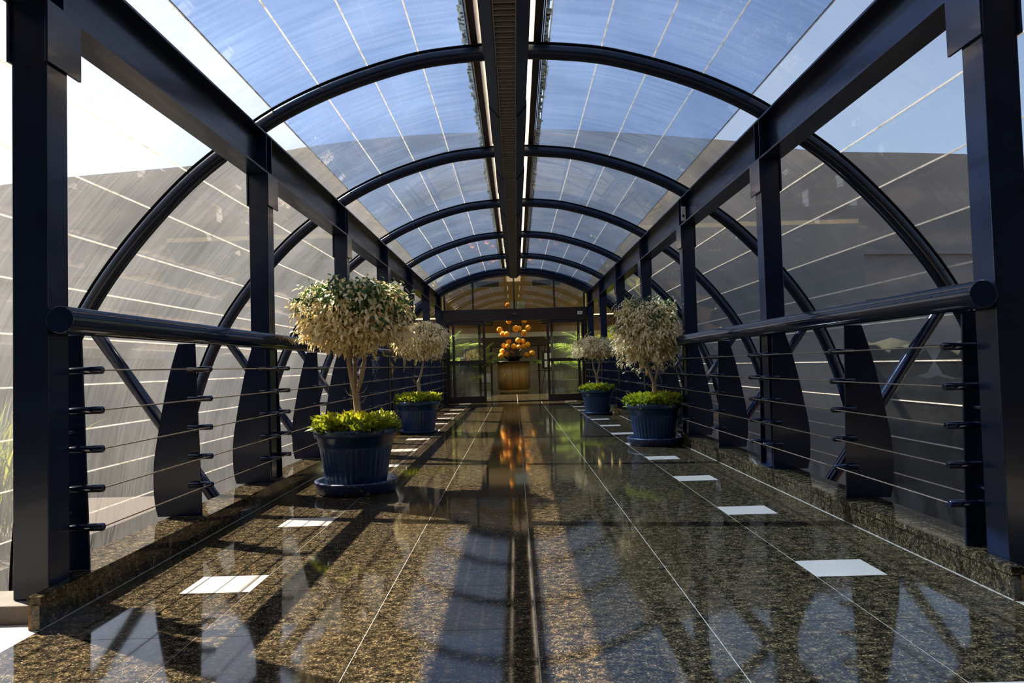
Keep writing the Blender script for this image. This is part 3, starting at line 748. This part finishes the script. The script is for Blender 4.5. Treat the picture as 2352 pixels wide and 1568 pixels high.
for (bx, by, br) in BALLS:
    px, py = 1090 + bx / 6.533, 680 + by / 6.533
    X = (px - 1171) / 66.7 + XC - PXC; Z = .923 + (841 + (1171 - px) * .028 - py) / 66.7 - 1.0885; r = br / 6.533 / 66.7
    dy = random.uniform(-.25, .25) if Z > .15 else random.uniform(-.2, .1)
    m = MB(); nn = 10; vs = []; 
    prof = [(r * math.sin(PI * i / nn), -r * math.cos(PI * i / nn)) for i in range(nn + 1)]; prof[0] = (1e-4, -r); prof[-1] = (1e-4, r)
    m.lathe(prof, 18); m.v = [tuple(c * random.uniform(.90, 1.08) for c in v) for v in m.v]
    f = m.build('flower_head', 'orange', t); f.location = (X, dy, Z)
    e = Vector((X, dy, Z)); b0 = Vector((X * .12, dy * .2, .08)); md = Vector((X * .55, dy * .6, Z * .55 + .06))
    if Z < .35: md = Vector((X * .5, dy * .6, max(.22, Z + .12)))
    MB().tube([b0, b0 * .5 + md * .5 + Vector((0, 0, .02)), md, e - (e - md).normalized() * r * .8], .009, 6).build('stem', 'stem', f)
    f.children[-1].location = (-X, -dy, -Z)

# ---------------- palms and lobby furniture ----------------
def frond(p, az, elev, ln, L, rach, w=.042, nl=30, sh=0.3):
    pts = []; d = Vector((math.cos(az) * math.cos(elev), math.sin(az) * math.cos(elev), math.sin(elev))); q_ = Vector(p); n = 10
    for i in range(n + 1):
        pts.append(q_.copy()); q_ = q_ + d * (ln / n); d = (d + Vector((0, 0, -.05 - .024 * i))).normalized()
    rach.tube(pts, [.010 - .0008 * i for i in range(n + 1)], 5)
    for k in range(nl):
        f = .22 + .76 * k / nl; i = int(f * n); a = pts[i] + (pts[min(i + 1, n)] - pts[i]) * (f * n - i); tg = (pts[min(i + 1, n)] - pts[max(i - 1, 0)]).normalized()
        sd = tg.cross(Vector((0, 0, 1))); sd = sd.normalized() if sd.length > .05 else Vector((1, 0, 0))
        l = ln * .30 * math.sin(PI * (.15 + .8 * (k + 1) / (nl + 1)))
        for s2 in (-1, 1):
            L.append((a, sd * s2 + tg * .7 + Vector((0, 0, .15)), Vector((0, 0, 1)) + sd * s2 * .3, l, w, min(1, max(0, sh + random.uniform(-.45, .45))), .9))
def palm(x, y, h, n, label, seed, group='areca palms in the lobby', potm='offwhite', potr=.26, poth=.42):
    random.seed(seed); t = thing('potted_palm', label, 'potted palm', (x, y, 0.0), 0, group)
    MB().lathe([(0, 0.001), (potr * .75, .001), (potr * .8, .02), (potr * .97, poth * .9), (potr * 1.03, poth * .92), (potr * 1.03, poth), (potr * .95, poth), (potr * .93, poth * .9), (0, poth * .9)], 36).build('planter', potm, t)
    L = []; rc = MB()
    for k in range(n):
        az = 2 * PI * k / n * 2.4 + random.uniform(-.3, .3); el = random.uniform(.7, 1.5)
        frond((random.uniform(-.08, .08), random.uniform(-.08, .08), poth * .9), az, el, h * 1.3 * random.uniform(.5, 1.15), L, rc, sh=random.uniform(.1, .6))
    lf = leaves('fronds', 'palm_leaf', L, t); rc.build('frond_stalks', 'palm_leaf', lf)
    return t
palm(-2.75, 24.0, 1.7, 44, 'tall potted palm behind the left door, beside the standing person', 1)
palm(-1.50, 25.0, 1.25, 30, 'potted palm left of the pedestal with fronds arching towards it', 2)
palm(-5.6, 21.8, 1.6, 36, 'broad potted palm at the far left of the lobby', 3)
palm(-3.0, 28.6, 1.6, 22, 'distant potted palm at the back on the left of the lobby', 12)
palm(1.95, 25.0, 1.35, 30, 'potted palm seen right of the pedestal beside the notice stand', 4)
palm(2.45, 21.2, 1.6, 42, 'tall potted palm behind the right door leaf', 5)
palm(5.7, 23.4, 1.7, 36, 'potted palm at the far right of the lobby', 6)
palm(2.95, 33.2, 1.1, 12, 'low leafy palm in a wide stone-coloured planter at the back behind the right door', 8, potm='greywall', potr=.34, poth=.55)
def bush(x, y, r, h, label, seed):
    random.seed(seed); t = thing('potted_shrub', label, 'potted shrub', (x, y, 0), 0, 'leafy shrubs in the lobby')
    MB().lathe([(0, 0.001), (.2, .001), (.27, .34), (.29, .36), (.29, .38), (.26, .38), (.25, .34), (0, .34)], 32).build('planter', 'greywall', t)
    L = []; st = MB()
    for k in range(26):
        v = rnd_unit(); e = Vector((v.x * r * .8, v.y * r * .8, .38 + (h - .38) * (.5 + .5 * v.z))); st.tube([(0, 0, .33), e * .5 + Vector((0, 0, .25)), e], [.008, .006, .003], 5)
        for j in range(34): L.append((e + rnd_unit() * .16 * random.random(), rnd_unit() + v * .5 + Vector((0, 0, .2)), rnd_unit() + Vector((0, 0, 1)), random.uniform(.09, .17), random.uniform(.035, .06), random.random(), .6))
    lf = leaves('foliage', 'palm_leaf', L, t); st.build('stalks', 'stem', lf)
bush(-2.15, 25.15, .55, 1.25, 'bushy shrub in a low planter between the palms on the left', 51)
bush(-1.75, 27.4, .6, 1.35, 'bushy shrub at the back on the left of the pedestal', 52)
bush(3.1, 24.0, .6, 1.5, 'bushy shrub behind the right door, lower than the palm beside it', 53)
bush(2.3, 26.6, .6, 1.3, 'bushy shrub at the back to the right of the notice stand', 54)
def armchair(x, y, rz, label):
    t = thing('armchair', label, 'armchair', (x, y, 0), rz, 'cream lobby armchairs')
    MB().box(-.36, .36, -.34, .34, .16, .42).build('seat', 'offwhite', t, .05)
    MB().box(-.36, .36, .22, .40, .42, .86).build('backrest', 'offwhite', t, .06)
    for s2 in (-1, 1):
        a, b_ = sorted((s2 * .34, s2 * .46)); MB().box(a, b_, -.34, .36, .18, .62).build('armrest', 'offwhite', t, .05)
        for yy in (-.28, .3): MB().tube([(s2 * .32, yy, 0.001), (s2 * .32, yy, .17)], .015, 8).build('leg', 'cable', t)
armchair(-1.70, 33.0, 2.2, 'cream leather armchair seen through the left door')
armchair(1.95, 34.4, -2.0, 'cream leather armchair seen through the right door')
t = thing('notice_stand', 'black notice stand with two white sheets beside the right door', 'notice stand', (1.10, 23.6, 0))
MB().box(-.22, .22, -.015, .015, .80, 1.42).build('board', 'black', t, .004)
for z in (.97, 1.23): MB().box(-.13, .13, -.019, -.0155, z - .105, z + .105).build('paper_sheet', 'white', t)
MB().box(-.4, .42, -.06, .06, .73, .76).build('shelf', 'black', t)
for x in (-.2, .25): MB().tube([(x * .6, 0, .80), (x * 1.3, .0, .001)], .014, 8).build('leg', 'black', t)
MB().tube([(0, 0.02, .9), (0, .35, .001)], .014, 8).build('leg', 'black', t)

def person(x, y, rz, label):
    root = thing('person', label, 'person', (x, y, 0), rz)
    V = [((0, 0, .90), .135), ((0, 0, 1.05), .125), ((0, .0, 1.22), .145), ((0, 0, 1.36), .10), ((0, 0, 1.43), .052), ((0, -.01, 1.50), .072), ((0, -.01, 1.58), .082), ((0, 0, 1.645), .055)]
    E = [(i, i + 1) for i in range(7)]
    def chain(at, pts):
        p = at
        for c, r in pts: V.append((c, r)); E.append((p, len(V) - 1)); p = len(V) - 1
        return p
    for s2 in (-1, 1):
        chain(0, [((s2 * .095, 0, .84), .092), ((s2 * .10, -.01, .48), .066), ((s2 * .105, .01, .10), .045), ((s2 * .115, -.12, .035), .034)])
        w = chain(2, [((s2 * .17, 0, 1.34), .062), ((s2 * .225, .01, 1.08), .045), ((s2 * .235, -.05, .86), .032), ((s2 * .235, -.07, .79), .030)])
        for k, dy in enumerate((-.035, -.015, .005, .022)): chain(w, [((s2 * .24, -.07 + dy, .735), .009), ((s2 * .235, -.075 + dy, .70 - .006 * (k % 2)), .0075)])
        chain(w, [((s2 * .225, -.105, .765), .010), ((s2 * .22, -.115, .735), .008)])
    me = bpy.data.meshes.new('body'); me.from_pydata([v for v, r in V], E, []); o = bpy.data.objects.new('body', me); COL.objects.link(o); o.parent = root
    sk = o.modifiers.new('skin', 'SKIN'); 
    ly = me.skin_vertices[0] if me.skin_vertices else None
    if ly is None:
        import bmesh
        bm = bmesh.new(); bm.from_mesh(me); bm.verts.layers.skin.verify(); bm.to_mesh(me); bm.free(); ly = me.skin_vertices[0]
    for i, (v, r) in enumerate(V): ly.data[i].radius = (r, r * (.72 if 0 <= i < 4 else 1)); 
    ly.data[0].use_root = True
    sb = o.modifiers.new('sub', 'SUBSURF'); sb.levels = 2; sb.render_levels = 2
    q = N('dressed_body'); b = q.bsdf((.012, .015, .03), .8); tc = q.n('TexCoord'); sp = q.n('SeparateXYZ'); q.l(tc.outputs['Object'], sp.inputs[0])
    g1 = q.n('Math', operation='GREATER_THAN'); g1.inputs[1].default_value = 1.43; q.l(sp.outputs[2], g1.inputs[0])
    ax = q.n('Math', operation='ABSOLUTE'); q.l(sp.outputs[0], ax.inputs[0]); g2 = q.n('Math', operation='GREATER_THAN'); g2.inputs[1].default_value = .19; q.l(ax.outputs[0], g2.inputs[0])
    l2 = q.n('Math', operation='LESS_THAN'); l2.inputs[1].default_value = .83; q.l(sp.outputs[2], l2.inputs[0]); mm = q.n('Math', operation='MULTIPLY'); q.l(g2.outputs[0], mm.inputs[0]); q.l(l2.outputs[0], mm.inputs[1])
    mxx = q.n('Math', operation='MAXIMUM'); q.l(g1.outputs[0], mxx.inputs[0]); q.l(mm.outputs[0], mxx.inputs[1])
    c = q.n('MixRGB'); c.inputs[1].default_value = (.012, .015, .03, 1); c.inputs[2].default_value = (.25, .13, .08, 1); q.l(mxx.outputs[0], c.inputs[0]); q.l(c.outputs[0], b.inputs['Base Color'])
    me.materials.append(q.m)
    hm = MB(); hp = [(.0001, -.02)] + [(.098 * math.cos(a), .0 + .108 * math.sin(a)) for a in [i * PI / 2 / 8 for i in range(8)]] + [(.0001, .108)]
    hm.lathe([(r * 1.0, z) for r, z in hp], 24); h = hm.build('hair', 'hair', root); h.location = (0, .012, 1.565)
    fc = MB()
    for s2 in (-1, 1): fc.lathe([(.0001, -.011), (.011, 0), (.0001, .011)], 8, c=(s2 * .03, -.088, 1.575))
    fc.build('eyes', 'black', root)
    MB().prism([(-.105, 1.535), (-.088, 1.57), (-.08, 1.53)], 'X', -.010, .010).build('nose', 'skin', root)
    MB().box(-.022, .022, -.088, -.08, 1.50, 1.508).build('mouth', 'woodwall', root)
    sh = MB()
    for s2 in (-1, 1):
        MB().box(s2 * .115 - .045, s2 * .115 + .045, -.19, .06, 0.001, .075).build('shoe', 'black', root, .02)
    root.scale = (.91, .91, .91)
    return root
person(-1.56, 22.2, PI * .9, 'person in dark clothing standing in the lobby behind the left door')

# ---------------- outside ----------------
struct(MB().box(-120, 120, -20, 160, -3.7, -3.5).build('ground', 'paving'))
# approach slab beside the start of the bridge and its kerb blocks
ap = struct(MB().box(-3.7, -CURBO + .0, -4, 2.95, -.33, -.012).box(-CURBO, -CURBX - .003, -1.3, 2.60, -.3, -.008).build('ground_approach_left', 'concrete'))
struct(MB().box(CURBX + .003, CURBO, -1.3, 2.64, -.3, -.008).box(CURBO, 3.7, -4, 2.64, -.33, -.012).build('ground_approach_right', 'concrete'))
kb = MB().box(-3.6, -1.858, 2.69, 2.89, -.0115, .0695).build('kerb_block', 'concrete', None, .006); tag(kb, 'short weathered concrete kerb block at the foot of the nearest left post', 'kerb block')
# deck girders under the curbs
for sx in (-1, 1):
    a, b_ = sorted((sx * (CURBO - .01), sx * (CURBO + .07)))
    g = MB().box(a, b_, 2.75, 18.0, -.62, -.02).build('deck_girder', 'steel'); tag(g, f'navy steel edge girder below the {"left" if sx < 0 else "right"} curb', 'girder')
# unseen porch added behind the viewpoint, shading the camera-facing steel
struct(MB().box(-7, 7, -7, 0.9, 3.9, 4.3).build('ceiling_added_porch', 'greywall'))
struct(MB().box(-7, -1.9, -7.2, -7.0, -.3, 3.9).box(1.9, 7, -7.2, -7.0, -.3, 3.9).box(-1.9, 1.9, -7.2, -7.0, 2.6, 3.9).box(-1.9, 1.9, -7.2, -7.0, -.3, 2.6).build('wall_added_back', 'greywall'))
for sx in (-1, 1):
    a, b_ = sorted((sx * 6.8, sx * 7)); struct(MB().box(a, b_, -7, .9, -.3, 3.9).build('wall_added_left' if sx < 0 else 'wall_added_right', 'greywall'))
struct(MB().box(-7, 7, -7, -1.301, -.33, -.012).build('floor_added_porch', 'granite'))
# far curved building
P_ = [(-60, 64), (-40.5, 55.7), (-21.4, 51.5), (-14.3, 48.5), (-7, 46.7), (0, 46.3), (4.6, 46.5), (16.3, 49.9), (23.7, 52.9), (35, 54.7), (60, 60)]
P_ = [(x * 1.06, y * 1.06) for x, y in P_]
P_ = catmull(P_, 5)
poly = P_ + [(60, 75), (-60, 75)]
fb = thing('building', 'tall weathered grey-brown building with bowed front beyond the lobby', 'building', (0, 0, -3.5))
MB().prism(poly, 'Z', 0, 21.0).build('bowed_wall', 'facade', fb)
for zz in (5.2, 9.0, 12.6):
    bl = MB()
    for i in range(2, len(P_) - 2):
        a, b_ = P_[i], P_[i + 1]
        bl.prism([(a[0], a[1] - .45), (b_[0], b_[1] - .45), (b_[0], b_[1] - .02), (a[0], a[1] - .02)], 'Z', zz, zz + .5)
    bl.build('ledge', 'facade', fb)
# low roofs with small pyramid rooflights on the left
lb = thing('building', 'low grey-roofed building with small pyramid rooflights on the left', 'building', (-19, 24, -3.5))
MB().box(-9, 9, -21, 12, 0, 4.9).build('roof_block', 'roofs', lb)
for i in range(3):
    for j in range(5):
        x, y = 8 - i * 3.2 - 1.4, -8 + j * 4.2
        MB().add([(x - .9, y - .9, 4.901), (x + .9, y - .9, 4.901), (x + .9, y + .9, 4.901), (x - .9, y + .9, 4.901), (x, y, 5.8)], [(0, 3, 2, 1), (0, 1, 4), (1, 2, 4), (2, 3, 4), (3, 0, 4)]).build('rooflight', 'shedglass', lb)
# boulder retaining wall on the right
rw = thing('retaining_wall', 'grey-green boulder retaining wall outside on the right', 'retaining wall', (11, 14, -3.5))
random.seed(9); m = MB()
for i in range(26):
    for j in range(5):
        y = -16 + i * 1.5 + random.uniform(-.3, .3); z = .45 + j * .95; r = random.uniform(.62, .95)
        m.lathe([(1e-3, -r * .8), (r * .75, -r * .55), (r, 0), (r * .7, r * .6), (1e-3, r * .8)], 9, c=(random.uniform(-.2, .2) + j * .18, y, z))
m.build('boulders', 'stonewall', rw)
# tall grass clump outside, left of the first post
random.seed(21); L = []
for k in range(420):
    a = random.uniform(0, 2 * PI); r = random.uniform(0, .5); L.append(((r * math.cos(a) * .8, r * math.sin(a), 0), (random.gauss(0, .22), random.gauss(0, .22), 1), rnd_unit(), random.uniform(1.2, 2.3), .02, random.random(), .9))
gz = leaves('ornamental_grass', 'grass', L); gz.location = (-5.1, 6.6, -.6); tag(gz, 'tall yellow-green grass clump outside by the nearest left post', 'grass', None, 'stuff')
md_ = struct(MB().box(-6.4, -4.2, 4.0, 9.0, -3.5, -.6).build('ground_planter', 'soil'))
def tree(x, y, z, h, r, label, seed):
    random.seed(seed); t = thing('leafy_tree', label, 'tree', (x, y, z), 0, 'trees outside the bridge')
    m = MB().tube([(0, 0, 0), (.1, 0, h * .4), (0, .1, h * .75)], [.22, .16, .08], 10)
    L = []
    for k in range(10):
        v = rnd_unit(); v.z = abs(v.z) * .6; e = Vector((0, 0, h * .78)) + v * r * .75; m.tube([(0, .05, h * .55), e * .5 + Vector((0, 0, h * .33)), e], [.06, .04, .015], 6)
        for j in range(230):
            w = rnd_unit() * r * .5 * random.random() ** .4; L.append((e + w, rnd_unit() + Vector((0, 0, -.3)), rnd_unit(), random.uniform(.14, .24), .09, random.random(), .5))
    m.build('trunk', 'bark', t); leaves('crown', 'palm_leaf', L, t)
tree(13, 5.0, -3.5, 9.0, 3.0, 'leafy tree outside above the right side of the glass roof', 31)
tree(-13, 42, -3.5, 7.5, 2.6, 'leafy tree outside beyond the left glass, near the bowed building', 32)
